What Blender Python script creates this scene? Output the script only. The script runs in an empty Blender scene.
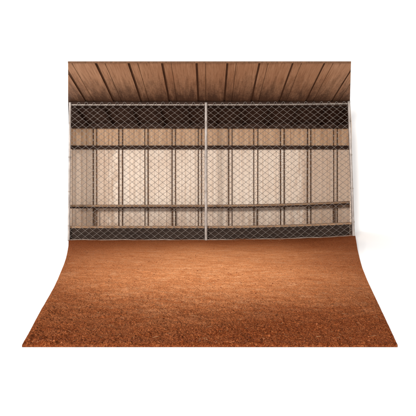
import bpy, math, random
from math import radians, sin, cos, pi
from mathutils import Vector, noise

random.seed(7)
S = bpy.context.scene
C = S.collection

# ------------------------------------------------------------------ camera
cam_d = bpy.data.cameras.new("camera")
cam = bpy.data.objects.new("camera", cam_d)
C.objects.link(cam)
EYE, DIST, F = 1.085, 8.4, 480.0          # eye height, distance to fence, focal length in 416-px pixels
cam.location = (0, -DIST, EYE)
cam.rotation_euler = (radians(90), 0, 0)
cam_d.sensor_width = 36.0
cam_d.lens = F / 416.0 * 36.0
cam_d.shift_y = -30.0 / 416.0
cam_d.clip_start = 0.05
cam_d.clip_end = 200
S.camera = cam

# ------------------------------------------------------------------ light
W = bpy.data.worlds.new("World")
S.world = W
W.use_nodes = True
bg = W.node_tree.nodes["Background"]
bg.inputs[0].default_value = (1.0, 0.99, 0.98, 1)
bg.inputs[1].default_value = 0.94

S.view_settings.view_transform = 'Standard'
S.view_settings.look = 'None'
S.view_settings.exposure = 0.0
S.view_settings.gamma = 1.0


def lamp(name, kind, loc, target, energy, color=(1, 1, 1), **kw):
    d = bpy.data.lights.new(name, kind)
    d.energy = energy
    d.color = color
    for k, v in kw.items():
        setattr(d, k, v)
    o = bpy.data.objects.new(name, d)
    C.objects.link(o)
    o.location = loc
    o.rotation_euler = (Vector(target) - Vector(loc)).to_track_quat('-Z', 'Y').to_euler()
    return o


lamp("key_lamp", 'SPOT', (-3.7, -16.0, 4.1), (0.0, 0.6, 1.3), 10000, (1, .97, .94),
     spot_size=radians(50), spot_blend=0.6, shadow_soft_size=1.0)
lamp("paper_fill", 'AREA', (-6.5, -1.5, 4.5), (-4.2, 1.0, 0.0), 150, (1, 1, 1), shape='RECTANGLE', size=1.2, size_y=1.2)  # added fill, only lifts the white floor at left
lamp("field_spot", 'SPOT', (0.0, -5.2, 6.2), (0.0, -2.5, 0.0), 2000, (1, .95, .88),
     spot_size=radians(42), spot_blend=1.0, shadow_soft_size=0.5)


# ------------------------------------------------------------------ helpers
def px(x, y, d):
    """a picture position at a distance d in front of the camera -> world point"""
    return Vector(((x - 208) * d / F, d - DIST, EYE - (y - 178) * d / F))


class MB:
    def __init__(self):
        self.v, self.f, self.s = [], [], []

    def add(self, verts, faces, smooth=False):
        b = len(self.v)
        self.v += [tuple(p) for p in verts]
        self.f += [tuple(b + i for i in q) for q in faces]
        self.s += [smooth] * len(faces)

    def hexa(self, p):
        """p: 8 points, 0-3 bottom ring, 4-7 top ring"""
        self.add(p, [(3, 2, 1, 0), (4, 5, 6, 7), (0, 1, 5, 4), (1, 2, 6, 5), (2, 3, 7, 6), (3, 0, 4, 7)])

    def box(self, x0, x1, y0, y1, z0, z1):
        self.hexa([(x0, y0, z0), (x1, y0, z0), (x1, y1, z0), (x0, y1, z0),
                   (x0, y0, z1), (x1, y0, z1), (x1, y1, z1), (x0, y1, z1)])

    def tube(self, pts, r, n=10, caps=True):
        pts = [Vector(p) for p in pts]
        rings = []
        for i, p in enumerate(pts):
            a = pts[max(i - 1, 0)]
            b = pts[min(i + 1, len(pts) - 1)]
            t = (b - a).normalized()
            up = Vector((0, 1, 0)) if abs(t.y) < .9 else Vector((1, 0, 0))
            u = t.cross(up).normalized()
            w = t.cross(u).normalized()
            rr = r[i] if isinstance(r, (list, tuple)) else r
            rings.append([p + u * rr * cos(2 * pi * k / n) + w * rr * sin(2 * pi * k / n) for k in range(n)])
        vs = [q for R in rings for q in R]
        fs = []
        for i in range(len(pts) - 1):
            for k in range(n):
                fs.append((i * n + k, i * n + (k + 1) % n, (i + 1) * n + (k + 1) % n, (i + 1) * n + k))
        self.add(vs, fs, True)
        if caps:
            m = (len(pts) - 1) * n
            self.add(rings[0], [tuple(range(n))[::-1]])
            self.add(rings[-1], [tuple(range(n))])

    def build(self, name, mat, parent=None, bevel=0.0):
        me = bpy.data.meshes.new(name)
        me.from_pydata(self.v, [], self.f)
        me.polygons.foreach_set("use_smooth", self.s)
        me.update()
        me.materials.append(mat)
        o = bpy.data.objects.new(name, me)
        C.objects.link(o)
        if parent:
            o.parent = parent
        if bevel:
            b = o.modifiers.new("bevel", 'BEVEL')
            b.width = bevel
            b.segments = 2
            b.limit_method = 'ANGLE'
        return o


def tag(o, label=None, cat=None, group=None, kind=None):
    if label: o["label"] = label
    if cat: o["category"] = cat
    if group: o["group"] = group
    if kind: o["kind"] = kind
    return o


def empty(name):
    o = bpy.data.objects.new(name, None)
    C.objects.link(o)
    return o


# ------------------------------------------------------------------ materials
class Mat:
    def __init__(self, name, rough=0.8, metal=0.0, spec=0.3):
        self.m = bpy.data.materials.new(name)
        self.m.use_nodes = True
        self.t = self.m.node_tree
        self.b = self.t.nodes["Principled BSDF"]
        self.b.inputs["Roughness"].default_value = rough
        self.b.inputs["Metallic"].default_value = metal
        self.b.inputs["Specular IOR Level"].default_value = spec
        self.tc = self.t.nodes.new("ShaderNodeTexCoord")

    def n(self, kind, **kw):
        q = self.t.nodes.new(kind)
        for k, v in kw.items():
            setattr(q, k, v)
        return q

    def link(self, a, b):
        self.t.links.new(a, b)

    def noise(self, scale, detail=4, rough=0.6, stretch=(1, 1, 1), dist=0.0):
        mp = self.n("ShaderNodeMapping")
        mp.inputs["Scale"].default_value = stretch
        self.link(self.tc.outputs["Object"], mp.inputs["Vector"])
        q = self.n("ShaderNodeTexNoise")
        q.inputs["Scale"].default_value = scale
        q.inputs["Detail"].default_value = detail
        q.inputs["Roughness"].default_value = rough
        q.inputs["Distortion"].default_value = dist
        self.link(mp.outputs[0], q.inputs["Vector"])
        return q.outputs["Fac"]

    def ramp(self, fac, stops):
        r = self.n("ShaderNodeValToRGB")
        e = r.color_ramp.elements
        while len(e) < len(stops):
            e.new(0.5)
        for q, (p, c) in zip(e, stops):
            q.position = p
            q.color = (c, c, c, 1) if isinstance(c, (int, float)) else (*c, 1)
        self.link(fac, r.inputs[0])
        return r.outputs[0]

    def mix(self, fac, a, b, mode='MIX'):
        q = self.n("ShaderNodeMix", data_type='RGBA', blend_type=mode)
        for s, v in ((0, fac), (6, a), (7, b)):
            if isinstance(v, (int, float)):
                q.inputs[s].default_value = v
            elif isinstance(v, tuple):
                q.inputs[s].default_value = (*v, 1)
            else:
                self.link(v, q.inputs[s])
        return q.outputs[2]

    def math(self, op, a, b=0.0, clamp=False):
        q = self.n("ShaderNodeMath", operation=op, use_clamp=clamp)
        for i, v in enumerate((a, b)):
            if isinstance(v, (int, float)):
                q.inputs[i].default_value = v
            else:
                self.link(v, q.inputs[i])
        return q.outputs[0]

    def color(self, c):
        if isinstance(c, tuple):
            self.b.inputs["Base Color"].default_value = (*c, 1)
        else:
            self.link(c, self.b.inputs["Base Color"])

    def bump(self, h, strength=0.3, dist=0.01):
        q = self.n("ShaderNodeBump")
        q.inputs["Strength"].default_value = strength
        q.inputs["Distance"].default_value = dist
        self.link(h, q.inputs["Height"])
        self.link(q.outputs[0], self.b.inputs["Normal"])


def wood(name, dark, light, stretch, rough=0.75, bump=0.25):
    M = Mat(name, rough, 0, 0.10)
    g = M.noise(9, 6, 0.7, stretch, 0.4)
    big = M.noise(2.2, 3, 0.5)
    c = M.ramp(g, [(0.3, dark), (0.68, light)])
    c = M.mix(M.ramp(big, [(0.35, 0.0), (0.7, 0.45)]), c, tuple(q * .55 for q in light))
    M.color(c)
    M.bump(g, bump, 0.006)
    return M.m


M_white = Mat("white_paper", 0.95, 0, 0.1)
M_white.color((0.95, 0.95, 0.95))
M_white = M_white.m

# dirt
M = Mat("infield_dirt", 1.0, 0, 0.02)
fine = M.noise(150, 5, 0.75)
mid = M.noise(46, 8, 0.76)
streak = M.math("ADD", M.math("MULTIPLY", M.noise(6, 6, 0.72, (0.55, 1.8, 1), 0.6), 0.6), M.math("MULTIPLY", M.noise(22, 5, 0.75, (.7, 1.2, 1)), 0.4))
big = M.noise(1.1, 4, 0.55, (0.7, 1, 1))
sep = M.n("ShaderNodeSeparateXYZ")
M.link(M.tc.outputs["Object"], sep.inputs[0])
# pale middle strip, darker front and sides: light falloff put into the dirt colour
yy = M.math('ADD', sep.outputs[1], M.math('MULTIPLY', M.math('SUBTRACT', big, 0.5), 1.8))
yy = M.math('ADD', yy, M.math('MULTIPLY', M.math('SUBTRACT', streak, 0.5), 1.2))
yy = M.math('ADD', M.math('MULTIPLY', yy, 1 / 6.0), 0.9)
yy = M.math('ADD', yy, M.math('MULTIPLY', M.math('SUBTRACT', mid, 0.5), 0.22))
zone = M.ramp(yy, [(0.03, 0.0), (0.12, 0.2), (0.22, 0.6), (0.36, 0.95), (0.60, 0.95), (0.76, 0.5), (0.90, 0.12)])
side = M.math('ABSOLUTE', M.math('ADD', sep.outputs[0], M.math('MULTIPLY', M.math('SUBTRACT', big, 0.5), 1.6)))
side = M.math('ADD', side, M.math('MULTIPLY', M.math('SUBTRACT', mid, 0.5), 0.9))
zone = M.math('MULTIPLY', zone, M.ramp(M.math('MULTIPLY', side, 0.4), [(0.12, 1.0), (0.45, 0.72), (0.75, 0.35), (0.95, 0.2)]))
dark_dirt = M.ramp(mid, [(0.30, (0.050, 0.008, 0.002)), (0.50, (0.265, 0.056, 0.014)), (0.72, (0.52, 0.140, 0.042))])
pale_tone = M.ramp(streak, [(0.34, (0.47, 0.140, 0.044)), (0.5, (0.76, 0.305, 0.122)), (0.66, (0.88, 0.46, 0.24))])  # paler tones for the lit middle of the dirt
c = M.mix(zone, dark_dirt, pale_tone)
c = M.mix(M.ramp(fine, [(0.36, 0.8), (0.5, 0.0)]), c, (0.09, 0.022, 0.008))
c = M.mix(M.ramp(fine, [(0.56, 0.0), (0.75, 0.55)]), c, (0.60, 0.27, 0.12))
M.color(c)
vor = M.n("ShaderNodeTexVoronoi")
vor.inputs["Scale"].default_value = 135
vor.inputs["Randomness"].default_value = 1.0
wv = M.n("ShaderNodeVectorMath", operation='ADD')
nz = M.n("ShaderNodeTexNoise")
nz.inputs["Scale"].default_value = 60
M.link(M.tc.outputs["Object"], nz.inputs["Vector"])
sc = M.n("ShaderNodeVectorMath", operation='SCALE')
sc.inputs["Scale"].default_value = 0.02
M.link(nz.outputs["Color"], sc.inputs[0])
M.link(M.tc.outputs["Object"], wv.inputs[0])
M.link(sc.outputs[0], wv.inputs[1])
M.link(wv.outputs[0], vor.inputs["Vector"])
cell = vor.outputs["Distance"]
gr = M.n("ShaderNodeSeparateColor")
M.link(vor.outputs["Color"], gr.inputs[0])
# separate grains: some pale, some dark, dark gaps between
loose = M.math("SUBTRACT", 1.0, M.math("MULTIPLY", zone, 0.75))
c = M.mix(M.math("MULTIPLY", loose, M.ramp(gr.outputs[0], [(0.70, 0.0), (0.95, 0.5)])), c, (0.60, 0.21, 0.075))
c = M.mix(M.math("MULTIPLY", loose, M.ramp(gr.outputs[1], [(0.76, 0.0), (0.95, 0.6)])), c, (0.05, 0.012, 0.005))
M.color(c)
h = M.math('ADD', M.math('MULTIPLY', mid, 1.0), M.math('MULTIPLY', cell, -0.9))
h = M.math('ADD', h, M.math('MULTIPLY', fine, 0.55))
M.bump(h, 1.0, 0.020)
M_dirt = M.m

M = Mat("dirt_crumb", 0.95, 0, 0.1)
M.color(M.ramp(M.noise(9, 4, 0.7), [(0.3, (0.05, 0.012, 0.005)), (0.52, (0.16, 0.042, 0.015)), (0.72, (0.38, 0.13, 0.05))]))
M.bump(M.noise(220, 4, 0.7), 0.6, 0.004)
M_crumb = M.m

M = Mat("dry_straw", 0.8, 0, 0.2)
M.color(M.ramp(M.noise(30, 3), [(0.35, (0.22, 0.10, 0.045)), (0.65, (0.46, 0.26, 0.13))]))
M_straw = M.m

# painted wall sheet
M = Mat("painted_siding", 0.7, 0, 0.25)
st = M.noise(6, 8, 0.78, (7, 1, 0.22))
bl = M.noise(1.6, 5, 0.6)
c = M.ramp(st, [(0.26, (0.50, 0.37, 0.27)), (0.44, (0.73, 0.595, 0.475)), (0.75, (0.83, 0.74, 0.645))])
c = M.mix(M.ramp(bl, [(0.45, 0.0), (0.75, 0.35)]), c, (0.52, 0.33, 0.21))
c = M.mix(M.ramp(M.noise(45, 4, 0.7, (1, 1, 0.5)), [(0.30, 0.6), (0.42, 0.0)]), c, (0.28, 0.16, 0.10))
# splashed dirt along the foot, and darker toward the ends
sep = M.n("ShaderNodeSeparateXYZ")
M.link(M.tc.outputs["Object"], sep.inputs[0])
gr = M.noise(7, 6, 0.75, (1.6, 1, .6))
foot = M.math('SUBTRACT', M.math('MULTIPLY', gr, 1.3), M.math('MULTIPLY', sep.outputs[2], 0.75))
c = M.mix(M.ramp(foot, [(0.22, 0.0), (0.7, 0.5)]), c, (0.36, 0.19, 0.10))
end = M.math('ADD', M.math('MULTIPLY', M.math('ABSOLUTE', sep.outputs[0]), 0.36), M.math('MULTIPLY', gr, 0.6))
c = M.mix(M.ramp(end, [(0.95, 0.0), (1.45, 0.45)]), c, (0.42, 0.26, 0.16))
M.color(c)
M.bump(M.noise(60, 4, 0.7, (1, 1, 0.4)), 0.12, 0.004)
M_siding = M.m

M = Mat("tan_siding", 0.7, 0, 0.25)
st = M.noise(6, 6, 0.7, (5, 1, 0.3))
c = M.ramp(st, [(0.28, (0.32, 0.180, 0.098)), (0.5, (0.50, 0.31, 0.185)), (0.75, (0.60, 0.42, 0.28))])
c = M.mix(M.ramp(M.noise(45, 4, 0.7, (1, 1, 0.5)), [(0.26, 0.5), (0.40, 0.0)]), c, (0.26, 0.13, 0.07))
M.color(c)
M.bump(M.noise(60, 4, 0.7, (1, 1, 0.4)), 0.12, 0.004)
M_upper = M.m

# weathered brown metal roof deck
M = Mat("brown_roof_sheet", 0.7, 0, 0.15)
st = M.noise(7, 7, 0.72, (6, 0.25, 1))
bl = M.noise(2.1, 4, 0.6, (1.5, .5, 1))
c = M.ramp(st, [(0.28, (0.19, 0.090, 0.043)), (0.5, (0.36, 0.188, 0.100)), (0.74, (0.48, 0.275, 0.160))])
c = M.mix(M.ramp(bl, [(0.4, 0.0), (0.72, 0.5)]), c, (0.24, 0.10, 0.045))
# darker toward the fence: shade under the roof, put into the sheet colour
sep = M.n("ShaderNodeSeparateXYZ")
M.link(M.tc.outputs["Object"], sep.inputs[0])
roof_shade = M.math('ADD', sep.outputs[1], M.math('MULTIPLY', M.math('SUBTRACT', M.noise(5, 5, 0.7, (2.2, .35, 1)), 0.5), 1.5))
roof_shade = M.math('ADD', roof_shade, M.math('MULTIPLY', M.math('SUBTRACT', M.noise(38, 4, 0.7, (1, .6, 1)), 0.5), 0.7))
c = M.mix(M.ramp(M.math('ADD', roof_shade, 1.0), [(0.12, 0.0), (0.55, 0.45), (0.95, 0.9)]), c, (0.050, 0.021, 0.011))
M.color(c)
M.bump(st, 0.2, 0.006)
M_roof = M.m

M_inner = wood("shaded_boards", (0.026, 0.014, 0.010), (0.085, 0.045, 0.030), (6, .3, 1), 0.85)  # shade of the inner ceiling, put in as a dark board colour
M_deck = wood("brown_deck_felt", (0.07, 0.035, 0.019), (0.17, 0.085, 0.046), (3, .4, 1), 0.9)
M_stud = wood("brown_timber", (0.045, 0.022, 0.012), (0.15, 0.078, 0.043), (4, 4, .35))
M_beam = wood("dark_timber", (0.014, 0.008, 0.006), (0.06, 0.03, 0.019), (.3, 5, 5))
M_kick = wood("creosoted_plank", (0.013, 0.008, 0.006), (0.046, 0.029, 0.021), (.3, 4, 6))
M_tan = wood("tan_plank", (0.19, 0.105, 0.060), (0.38, 0.24, 0.145), (.4, 6, 6))


def galv(name, lo, hi, metal=0.35, rough=0.5, rust=0.35):
    M = Mat(name, rough, metal, 0.45)
    a = M.noise(14, 5, 0.65, (1, 1, .6))
    b = M.noise(30, 5, 0.75)
    c = M.ramp(a, [(0.3, lo), (0.68, hi)])
    c = M.mix(M.ramp(b, [(0.56, 0.0), (0.72, rust)]), c, (0.22, 0.11, 0.06))
    M.color(c)
    M.bump(b, 0.15, 0.002)
    return M.m


M_post = galv("galvanised_pipe", (0.20, 0.17, 0.15), (0.42, 0.37, 0.335))
M_rail = galv("galvanised_rail", (0.19, 0.155, 0.132), (0.34, 0.29, 0.25))
M_dusty = galv("dusty_pipe", (0.13, 0.085, 0.06), (0.27, 0.20, 0.16), 0.1, 0.7, 0.6)
M_wire = galv("galvanised_wire", (0.095, 0.076, 0.063), (0.185, 0.155, 0.134), 0.2, 0.55, 0.4)

# ------------------------------------------------------------------ white sweep
FLOOR_Z = -0.015
mb = MB()
R = 0.22
BW = 1.58
prof = [(-20.0, FLOOR_Z)]
for k in range(13):
    a = pi / 2 * k / 12
    prof.append((BW - R + R * sin(a), FLOOR_Z + R - R * cos(a)))
prof.append((BW, 9.0))
vs, fs = [], []
for (y, z) in prof:
    vs += [(-13, y, z), (13, y, z)]
for i in range(len(prof) - 1):
    fs.append((2 * i, 2 * i + 1, 2 * i + 3, 2 * i + 2))
mb.add(vs, fs, True)
tag(mb.build("white_backdrop", M_white), "plain white seamless studio paper behind and under the dugout set", "backdrop", kind="structure")


# ------------------------------------------------------------------ ground
def lift(x, z=0.0):
    """the right-hand bay sits a little higher, as the ground there does"""
    t = (max(0.0, x - 0.1) / 2.45) ** 1.8
    return t * (0.074 * (1 - min(z, 2.4) / 2.4) + 0.022 * min(z, 2.4) / 2.4)


L_PX = [(225, 68.5), (240, 68.6), (246, 68.4), (252, 67.4), (258, 66), (264, 64), (270.6, 61.3), (279, 57.8), (288, 53.6), (299, 47.4), (310, 41),
        (322, 34.6), (333, 28.8), (345.0, 22.0)]
R_PX = [(225, 352.6), (236, 354.6), (246, 356.4), (252, 357.6), (259.6, 359.8), (268, 362.4), (279.5, 367), (289, 371.3), (299, 376), (311, 381.6),
        (322.7, 387.2), (345.0, 397.6)]


def interp(tab, y):
    if y <= tab[0][0]: return tab[0][1]
    for (a, b), (c, d) in zip(tab, tab[1:]):
        if y <= c:
            return b + (d - b) * (y - a) / (c - a)
    return tab[-1][1]


YB = 1.30
d_front = F * EYE / (345.0 - 178)
NX, NY = 560, 470
d_back = DIST + YB
rows = []
for j in range(NY + 1):
    t = j / NY
    d = 1.0 / (1 / d_front * (1 - t) + 1 / d_back * t)
    rows.append(d)


def edge_x(d):
    y = 178 + F * EYE / d
    if d > DIST:
        xl, xr = 69.0, 353.0
    else:
        xl, xr = interp(L_PX, y), interp(R_PX, y)
    return (xl - 208) * d / F, (xr - 208) * d / F


def ground_h(x, y):
    """relief of the loose dirt, without the edge fade"""
    near = max(0.0, min(1.0, (-1.2 - y) / 3.5))
    a = noise.noise((x * 1.3, y * 1.3, 1.7)) * 0.012
    b = noise.fractal((x * 9, y * 11, 3.1), 0.9, 2.0, 3) * (0.004 + 0.011 * near)
    c_ = abs(noise.noise((x * 26, y * 28, 9.0)))
    e = noise.noise((x * 60, y * 64, 4.0))
    f_ = noise.noise((x * 118, y * 112, 14.0)) * 0.0065 * near
    a += noise.noise((x * 4.2, y * 6.5, 21.0)) * 0.012 * near
    return a + b + f_ + (c_ * 0.013 + e * 0.009) * (0.22 + 0.78 * near)


def ground_z(x, y):
    f = max(0.0, min(1.0, (y + 2.6) / 2.2))
    return ground_h(x, y) + lift(x) * f * f * (3 - 2 * f)


vs, fs = [], []
for j, d in enumerate(rows):
    y = d - DIST
    xl, xr = edge_x(d)
    for i in range(NX + 1):
        u = i / NX
        x = xl + (xr - xl) * u
        m = min(u, 1 - u, j / NY) * 90
        k = min(1.0, 0.15 + m)
        h = ground_h(x, y)
        z = max(h * k, -.008) + (ground_z(x, y) - h)
        vs.append((x, y, z))
n1 = NX + 1
for j in range(NY):
    for i in range(NX):
        a = j * n1 + i
        fs.append((a, a + 1, a + n1 + 1, a + n1))
mb = MB()
mb.add(vs, fs, True)
rim = [i for i in range(n1)] + [j * n1 + NX for j in range(1, NY + 1)] + [NY * n1 + i for i in range(NX - 1, -1, -1)] + [j * n1 for j in range(NY - 1, 0, -1)]
sk, sf = [], []
for q in rim:
    x, y, z = vs[q]
    sk += [(x, y, z), (x, y, FLOOR_Z + .001)]
nr = len(rim)
for k in range(nr):
    a, b = 2 * k, 2 * ((k + 1) % nr)
    sf.append((a, a + 1, b + 1, b))
mb.add(sk, sf, False)
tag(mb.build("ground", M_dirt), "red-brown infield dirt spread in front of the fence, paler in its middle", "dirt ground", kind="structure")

# loose crumbs of dirt (uncountable)
ICO_V, ICO_F = [], []
g = (1 + 5 ** .5) / 2
for a, b in ((-1, g), (1, g), (-1, -g), (1, -g)):
    ICO_V.append(Vector((a, b, 0)).normalized())
for a, b in ((-1, g), (1, g), (-1, -g), (1, -g)):
    ICO_V.append(Vector((0, a, b)).normalized())
for a, b in ((g, -1), (g, 1), (-g, -1), (-g, 1)):
    ICO_V.append(Vector((a, 0, b)).normalized())
ICO_F = [(0, 11, 5), (0, 5, 1), (0, 1, 7), (0, 7, 10), (0, 10, 11), (1, 5, 9), (5, 11, 4), (11, 10, 2), (10, 7, 6), (7, 1, 8),
         (3, 9, 4), (3, 4, 2), (3, 2, 6), (3, 6, 8), (3, 8, 9), (4, 9, 5), (2, 4, 11), (6, 2, 10), (8, 6, 7), (9, 8, 1)]


def scatter_point(bias):
    t = random.random() ** bias
    d = 1.0 / (1 / (d_front + .03) * (1 - t) + 1 / (DIST - .1) * t)
    xl, xr = edge_x(d)
    x = xl + (xr - xl) * random.uniform(0.012, 0.988)
    return x, d - DIST


mb = MB()
for _ in range(11000):
    x, y = scatter_point(2.2)
    r = min(0.0075, 0.0014 + random.expovariate(1 / 0.0012))
    z = ground_z(x, y) + r * 0.15
    sx, sy, sz = r * random.uniform(.8, 1.4), r * random.uniform(.8, 1.4), r * random.uniform(.55, .9)
    a = random.uniform(0, 2 * pi)
    pts = []
    for q in ICO_V:
        k = random.uniform(.75, 1.2)
        X, Y = q.x * sx * k, q.y * sy * k
        pts.append((x + X * cos(a) - Y * sin(a), y + X * sin(a) + Y * cos(a), z + q.z * sz * k))
    mb.add(pts, ICO_F, False)
tag(mb.build("dirt_crumbs", M_crumb), "loose red-brown crumbs of dirt scattered over the infield ground", "dirt crumbs", kind="stuff")

# bits of dry grass and straw lying on the dirt (uncountable)
mb = MB()
for _ in range(170):
    x, y = scatter_point(1.3)
    L = random.uniform(.015, .05)
    a = random.uniform(0, pi)
    cu = random.uniform(-.3, .3)
    zc = ground_z(x, y)
    w = random.uniform(.0007, .0014)
    pts = []
    for k in range(5):
        s = (k / 4 - .5) * L
        q = a + cu * (k / 4 - .5)
        X, Y = x + s * cos(q), y + s * sin(q)
        pts.append((X, Y, zc + .004 + .25 * (ground_z(X, Y) - zc)))
    mb.tube(pts, [w * .6, w, w, w, w * .4], 4)
tag(mb.build("dry_grass", M_straw), "thin dry straw bits lying on the red-brown dirt", "dry grass", kind="stuff")

# ------------------------------------------------------------------ dugout building
dug = empty("dugout")
dug.location = (0, 0, 0)
tag(dug, "open-fronted dugout shelter with pale ribbed back wall and sloping brown sheet roof", "dugout")

YW = 1.26                                   # face of the back wall
DW = DIST + YW


def wx(p): return (p - 208) * DW / F


def wz(p): return EYE - (p - 178) * DW / F


WL, WR = wx(69.2), wx(351.6)

# back wall sheet: flat pans with narrow raised ribs, folded from one sheet
mb = MB()
xs = [(WL, 0.0)]
x = WL + .05
k = 0
while x < WR - .08:
    w, hgt = (.009, .015) if k % 3 else (.014, .024)
    xs += [(x, 0), (x + .003, hgt), (x + .003 + w, hgt), (x + .006 + w, 0)]
    x += (.062, .118, .094, .151, .071, .132, .104)[k % 7] + .011 * sin(k * 1.9)
    k += 1
xs.append((WR, 0.0))
def sheet(z0, z1, shift):
    front = [(a, YW - b - shift) for a, b in xs]
    vs = []
    for a, b in front:
        vs += [(a, b, z0), (a, b, z1)]
    nf = len(front)
    fs = [(2 * i, 2 * i + 2, 2 * i + 3, 2 * i + 1) for i in range(nf - 1)]
    vs += [(WL, YW + .03, z0), (WL, YW + .03, z1), (WR, YW + .03, z0), (WR, YW + .03, z1)]
    b = 2 * nf
    fs += [(b + 2, b, b + 1, b + 3), (b, 0, 1, b + 1), (2 * nf - 2, b + 2, b + 3, 2 * nf - 1)]
    m = MB()
    m.add(vs, fs)
    return m


G_MID = wz(147.5)
wall = sheet(-.02, G_MID, 0).build("wall", M_siding, dug)
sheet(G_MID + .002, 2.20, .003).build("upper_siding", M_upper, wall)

# pairs of thin studs
PAIRS = [(93.4, 96.9), (119, 122.6), (145, 148.3), (172, 175.6), (198.2, 201.4), (228.5, 232), (253.6, 257.4), (280.4, 284),
         (307, 310.5), (333.5, 337)]
for a, b in PAIRS:
    for p in (a, b):
        xc = wx(p)
        m = MB()
        lean = random.uniform(-.006, .006)
        w = random.choice((.0062, .0078, .0095, .0108)) * random.uniform(.93, 1.07)
        y0, y1 = YW - .033, YW - .0005
        zt, zb = 2.15, -.01
        m.hexa([(xc - w, y0, zb), (xc + w, y0, zb), (xc + w, y1, zb), (xc - w, y1, zb),
                (xc - w + lean, y0, zt), (xc + w + lean, y0, zt), (xc + w + lean, y1, zt), (xc - w + lean, y1, zt)])
        m.build("stud", M_stud, wall, .002)
# dark cross rail in front of the studs and the plate under the rafters
m = MB()
g0, g1 = wz(149.2), wz(145.9)
m.box(WL + .05, WR - .05, YW - .105, YW - .035, g0, g1 - .026)
m.box(WL + .05, WR - .05, YW - .125, YW - .035, g1 - .027, g1)
m.build("cross_rail", M_beam, wall, .003)
m = MB()
m.box(WL + .05, WR - .05, YW - .13, YW - .034, 2.082, 2.165)
m.build("top_plate", M_beam, wall, .003)

def roof_side(y): return 2.463 - .25 * y


# side walls: splayed, from the end posts back to the wall
for sgn, xa, xb in ((1, 2.50, WR),):
    m = MB()
    n = 12
    t = .022
    inner, outer = [], []
    for k in range(n + 1):
        q = k / n
        X = xa + (xb - xa) * q
        Y = .06 + (YW - .004 - .06) * q
        inner.append((X, Y))
        outer.append((X + sgn * t * .15, Y))
    for k in range(n):
        (ax, ay), (bx, by) = inner[k], inner[k + 1]
        (cx, cy), (dx, dy) = outer[k], outer[k + 1]
        zt0, zt1 = roof_side(ay), roof_side(by)
        m.hexa([(ax, ay, -.02), (bx, by, -.02), (dx, dy, -.02), (cx, cy, -.02),
                (ax, ay, zt0), (bx, by, zt1), (dx, dy, zt1), (cx, cy, zt0)])
    m.build("side_wall", M_siding, dug)

# unseen upright slats, added at the left end to half-block the key lamp
xa, xb = -2.435, WL
for k in range(11):
    q0 = (k + .25) / 11
    q1 = q0 + .5 / 11
    m = MB()
    y0, y1 = .06 + (YW - .07) * q0, .06 + (YW - .07) * q1
    x0, x1 = xa + (xb - xa) * q0, xa + (xb - xa) * q1
    z0, z1 = roof_side(y0), roof_side(y1)
    m.hexa([(x0, y0, -.02), (x1, y1, -.02), (x1 - .003, y1, -.02), (x0 - .003, y0, -.02),
            (x0, y0, z0), (x1, y1, z1), (x1 - .003, y1, z1), (x0 - .003, y0, z0)])
    m.build("shade_slat", M_stud, dug)

# roof: sloping sheet panels, seen from below; outline narrows a little toward the field
Y_EAVE, Y_IN, Y_BACK = -1.34, 0.20, YW + .04


def roof_z(y): return 2.452 - .25 * y


def roof_edge(y):
    d = DIST + y
    l = 68.0 if y < 0 else 68.0 + .8 * y / YW
    r = 351.0 - (1.0 * (y - Y_EAVE) / -Y_EAVE if y < 0 else 1.0) + (1.2 * max(y, 0) / YW)
    return (l - 208) * d / F, (r - 208) * d / F


roof = MB()
th = .006
ys = [Y_EAVE + (Y_BACK - Y_EAVE) * k / 10 for k in range(11)]
vs, fs = [], []
for y in ys:
    a, b = roof_edge(y)
    z = roof_z(y) + .0085
    vs += [(a, y, z), (b, y, z), (b, y, z + th), (a, y, z + th)]
for k in range(10):
    o = 4 * k
    for i in range(4):
        fs.append((o + i, o + (i + 1) % 4, o + 4 + (i + 1) % 4, o + 4 + i))
fs += [(3, 2, 1, 0), (40, 41, 42, 43)]
roof.add(vs, fs)
roof = roof.build("roof", M_deck, dug)

SEAMS = [-2.62, -2.14, -1.652, -1.17, -.677, -.168, .286, .758, 1.248, 1.716, 2.17, 2.64]


def soffit_panel(spans, y0, y1, z_off, lap, mat, name, parent, thick):
    """one sheet (its flats given as x spans), clipped to the roof outline, tilted a little so that it laps its neighbour"""
    m = MB()
    xl, xr = spans[0][0], spans[-1][1]
    for xa, xb in spans:
        secs = []
        for k in range(25):
            y = y0 + (y1 - y0) * k / 24
            ea, eb = roof_edge(y)
            a, b = max(xa, ea), min(xb, eb)
            if b - a < .004:
                continue
            z = roof_z(y) + z_off
            ta, tb = lap * (a - xl) / (xr - xl), lap * (b - xl) / (xr - xl)
            secs.append([(a, y, z - ta), (b, y, z - tb), (b, y, z - tb + thick), (a, y, z - ta + thick)])
        if len(secs) < 2:
            continue
        fs = []
        for k in range(len(secs) - 1):
            o = 4 * k
            for i in range(4):
                fs.append((o + i, o + (i + 1) % 4, o + 4 + (i + 1) % 4, o + 4 + i))
        o = 4 * (len(secs) - 1)
        fs += [(3, 2, 1, 0), (o, o + 1, o + 2, o + 3)]
        m.add([p for q in secs for p in q], fs)
    if m.v:
        m.build(name, mat, parent)


for a, b in zip(SEAMS, SEAMS[1:]):
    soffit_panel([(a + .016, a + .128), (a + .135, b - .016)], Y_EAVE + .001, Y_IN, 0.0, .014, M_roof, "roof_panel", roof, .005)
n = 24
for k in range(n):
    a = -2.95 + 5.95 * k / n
    soffit_panel([(a + .0006, a + 5.95 / n - .0006)], Y_IN + .062, YW + .03, .008, .006, M_inner, "ceiling_board", roof, .008)
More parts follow.
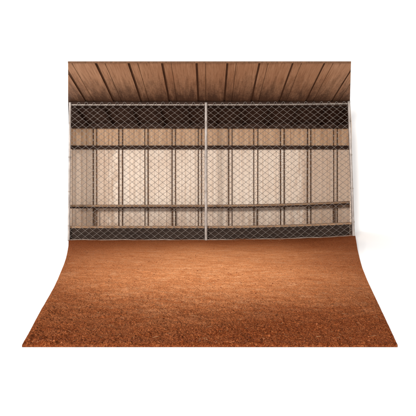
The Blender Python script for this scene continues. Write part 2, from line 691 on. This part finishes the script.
# dark drip edge along the eave, and a dark bar added for the shade over the fence
m = MB()
ea, eb = roof_edge(Y_EAVE)
m.box(ea, eb, Y_EAVE - .006, Y_EAVE - .0005, roof_z(Y_EAVE) - .0145, roof_z(Y_EAVE) + .012)
m.build("drip_edge", M_deck, roof)
m = MB()
ea, eb = roof_edge(.05)
m.box(ea + .012, eb - .012, .032, .09, roof_z(.06) - .085, roof_z(.06) - .012)
m.build("shade_bar", M_beam, roof, .004)
# header purlin just behind the fence, and rafters under the dark boards
m = MB()
ea, eb = roof_edge(Y_IN)
m.box(ea + .01, eb - .01, Y_IN + .004, Y_IN + .060, roof_z(Y_IN) - .075, roof_z(Y_IN) + .004)
m.build("purlin", M_beam, roof, .003)
for p in (82, 108.6, 135, 161.6, 188, 215, 242, 268.4, 295, 321.6, 341):
    xc = (p - 208) * (DIST + .75) / F
    m = MB()
    y0, y1 = Y_IN + .065, YW - .07
    for_z = lambda y: roof_z(y) + .008
    m.hexa([(xc - .02, y0, for_z(y0) - .07), (xc + .02, y0, for_z(y0) - .07), (xc + .02, y1, for_z(y1) - .07), (xc - .02, y1, for_z(y1) - .07),
            (xc - .02, y0, for_z(y0)), (xc + .02, y0, for_z(y0)), (xc + .02, y1, for_z(y1)), (xc - .02, y1, for_z(y1))])
    m.build("rafter", M_beam, roof, .003)

# ------------------------------------------------------------------ bench
bench = empty("bench")
bench.location = (0, .9, 0)
tag(bench, "long narrow tan plank bench on dark brackets along the pale back wall", "bench")


def local(o, m):
    ox, oy, oz = o.location
    m.v = [(x - ox, y - oy, z - oz) for x, y, z in m.v]
    return m


def strip(m, x0, x1, y0, y1, z0, z1, liftk=1.0, n=8):
    for k in range(n):
        a, b = x0 + (x1 - x0) * k / n, x0 + (x1 - x0) * (k + 1) / n
        la, lb = lift(a, z1) * liftk, lift(b, z1) * liftk
        p = [(a, y0, z0 + la), (b, y0, z0 + lb), (b, y1, z0 + lb), (a, y1, z0 + la),
             (a, y0, z1 + la), (b, y0, z1 + lb), (b, y1, z1 + lb), (a, y1, z1 + la)]
        f = [(3, 2, 1, 0), (4, 5, 6, 7), (0, 1, 5, 4), (2, 3, 7, 6)]
        if k == 0: f.append((3, 0, 4, 7))
        if k == n - 1: f.append((1, 2, 6, 5))
        m.add(p, f)
    return m


SZ = EYE - (205.3 - 178) * 9.2 / F
local(bench, strip(MB(), -2.655, 2.745, .80, .905, SZ - .026, SZ)).build("seat", M_tan, bench)
local(bench, strip(MB(), -2.68, 2.77, .915, 1.02, SZ - .026, SZ)).build("seat", M_tan, bench)
local(bench, strip(MB(), -2.65, 2.74, .815, .855, SZ - .062, SZ - .028)).build("seat_frame", M_beam, bench)
for p in (94.4, 172.6, 254.2, 334):
    xc = (p - 208) * 9.32 / F
    l = lift(xc)
    m = MB()
    m.box(xc - .010, xc + .010, .94, .98, 0, SZ - .028 + l)
    m.box(xc - .010, xc + .010, .90, .939, SZ - .075 + l, SZ - .0285 + l)
    local(bench, m).build("leg", M_stud, bench)

# ------------------------------------------------------------------ kickboard behind the fence
kick = empty("kickboard")
kick.location = (0, .12, 0)
tag(kick, "low dark plank kickboard with tan cap along the foot of the fence", "kickboard")
KT = EYE - (226.2 - 178) * 8.5 / F
for x0, x1 in ((-2.445, -.04), (-.032, 2.545)):
    local(kick, strip(MB(), x0, x1, .10, .14, -.02, KT - .033)).build("face_plank", M_kick, kick)
    local(kick, strip(MB(), x0, x1, .085, .165, KT - .032, KT)).build("cap_rail", M_tan, kick)

# ------------------------------------------------------------------ chain-link fence
fence = empty("chain_link_fence")
fence.location = (0, 0, 0)
tag(fence, "galvanised chain-link fence on three grey pipe posts across the dugout front", "fence")
TOP = EYE + (178 - 104.8) * DIST / F
BOT = EYE - (239.9 - 178) * DIST / F


def left_x(z): return -2.408 - .010 * (TOP - z)


def right_x(z): return 2.462 + .034 * (TOP - z)


MX = -.035
PR = .0245


def fp(x, z, y=0.0):
    return Vector((x, y, z + lift(x, z)))


zs = [-.03, .5, 1.1, 1.7, TOP + .02]
for fx, r in ((left_x, .020), (lambda z: MX, PR), (right_x, .024)):
    m = MB()
    m.tube([(fx(z), -.012, z + lift(fx(z), z)) for z in zs], r, 16)
    p = m.build("post", M_post, fence)
    q = MB()
    ztop = TOP + .021
    zz = ztop + lift(fx(ztop), ztop)
    q.tube([(fx(ztop), -.012, zz + .0), (fx(ztop), -.012, zz + .014), (fx(ztop), -.012, zz + .022)], [r * 1.12, r * 1.1, r * .5], 14)
    q.build("cap", M_post, p)
    for zc in (.25, .85, 1.45, 2.05):
        q = MB()
        X = fx(zc)
        q.tube([(X, -.012, zc + lift(X, zc) - .011), (X, -.012, zc + lift(X, zc) + .011)], r + .0045, 16)
        q.tube([(X + .0, -.012 - r - .012, zc + lift(X, zc)), (X, -.012 - r, zc + lift(X, zc))], .006, 8)
        q.build("tension_band", M_rail, p)

for x0, x1 in ((left_x(TOP) + .024, MX - PR), (MX + PR, right_x(TOP) - .024)):
    m = MB()
    m.tube([fp(x0 + (x1 - x0) * k / 8, TOP) for k in range(9)], .0140, 12)
    for k in range(1, 8):                    # wire ties wrapped round the rail
        X = x0 + (x1 - x0) * k / 8 + .03
        m.tube([fp(X - .004, TOP), fp(X + .004, TOP)], .0175, 10)
    m.build("top_rail", M_rail, fence)
for x0, x1 in ((left_x(0) + .024, MX - PR), (MX + PR, right_x(0) - .024)):
    m = MB()
    m.tube([fp(x0 + (x1 - x0) * k / 10, BOT + .008 * sin(k * 2.1) * (0 < k < 10)) for k in range(11)], .0105, 10)
    m.build("bottom_rail", M_dusty, fence)

PW, PH = .0665, .0525


def mesh_bay(xa, xb):
    """xa(z), xb(z) give the two posts; woven zigzag wires, hooked into one another"""
    m = MB()
    z_lo, z_hi = BOT + .004, TOP + .012
    nj = int((z_hi - z_lo) / PH)
    w0 = xb(1.2) - xa(1.2)
    nk = int(w0 / PW)
    n = 6
    for k in range(nk):
        vs = []
        wob = random.uniform(-.002, .002)
        for j in range(nj + 1):
            z = z_hi - j * PH
            i = k if (j + k) % 2 == 0 else k + 1
            u = i / nk
            x = xa(z) + (xb(z) - xa(z)) * u
            # sag and hand-made irregularity, the same for both wires that meet here
            x += .004 * noise.noise((i * .7, j * .5, 2.0)) + .010 * noise.noise((i * .09, j * .08, 7.0))
            dz = .004 * noise.noise((i * .6, j * .6, 5.0)) + .008 * noise.noise((i * .1, j * .07, 11.0))
            y = (.004 if j % 2 else -.004) + .012 * noise.noise((i * .06, j * .06, 4.0)) - .022
            x += (.0035 if i == k + 1 else -.0035)
            zz = z + dz + lift(x, z)
            for q in range(n):
                a = 2 * pi * q / n
                vs.append((x + .0050 * cos(a), y + .0034 * sin(a), zz))
        fs = []
        for j in range(nj):
            for q in range(n):
                fs.append((j * n + q, j * n + (q + 1) % n, (j + 1) * n + (q + 1) % n, (j + 1) * n + q))
        m.add(vs, fs, True)
    # knuckled loops standing above the rail
    for i in range(0, nk + 1, 2):
        u = i / nk
        x = xa(TOP) + (xb(TOP) - xa(TOP)) * u
        if x - xa(TOP) < .03 or xb(TOP) - x < .03:
            continue
        hh = random.uniform(.030, .044)
        ww = random.uniform(.022, .030)
        tw = random.uniform(-.006, .006)
        pts = []
        for q in range(9):
            a = pi * q / 8
            pts.append(fp(x + ww * cos(a) + tw * sin(a), TOP + .004 + hh * sin(a), -.022 + .006 * cos(a)))
        m.tube(pts, .0046, 6)
    return m


mesh_bay(lambda z: left_x(z) + .018, lambda z: MX - PR + .008).build("wire_mesh", M_wire, fence)
mesh_bay(lambda z: MX + PR - .008, lambda z: right_x(z) - .018).build("wire_mesh", M_wire, fence)
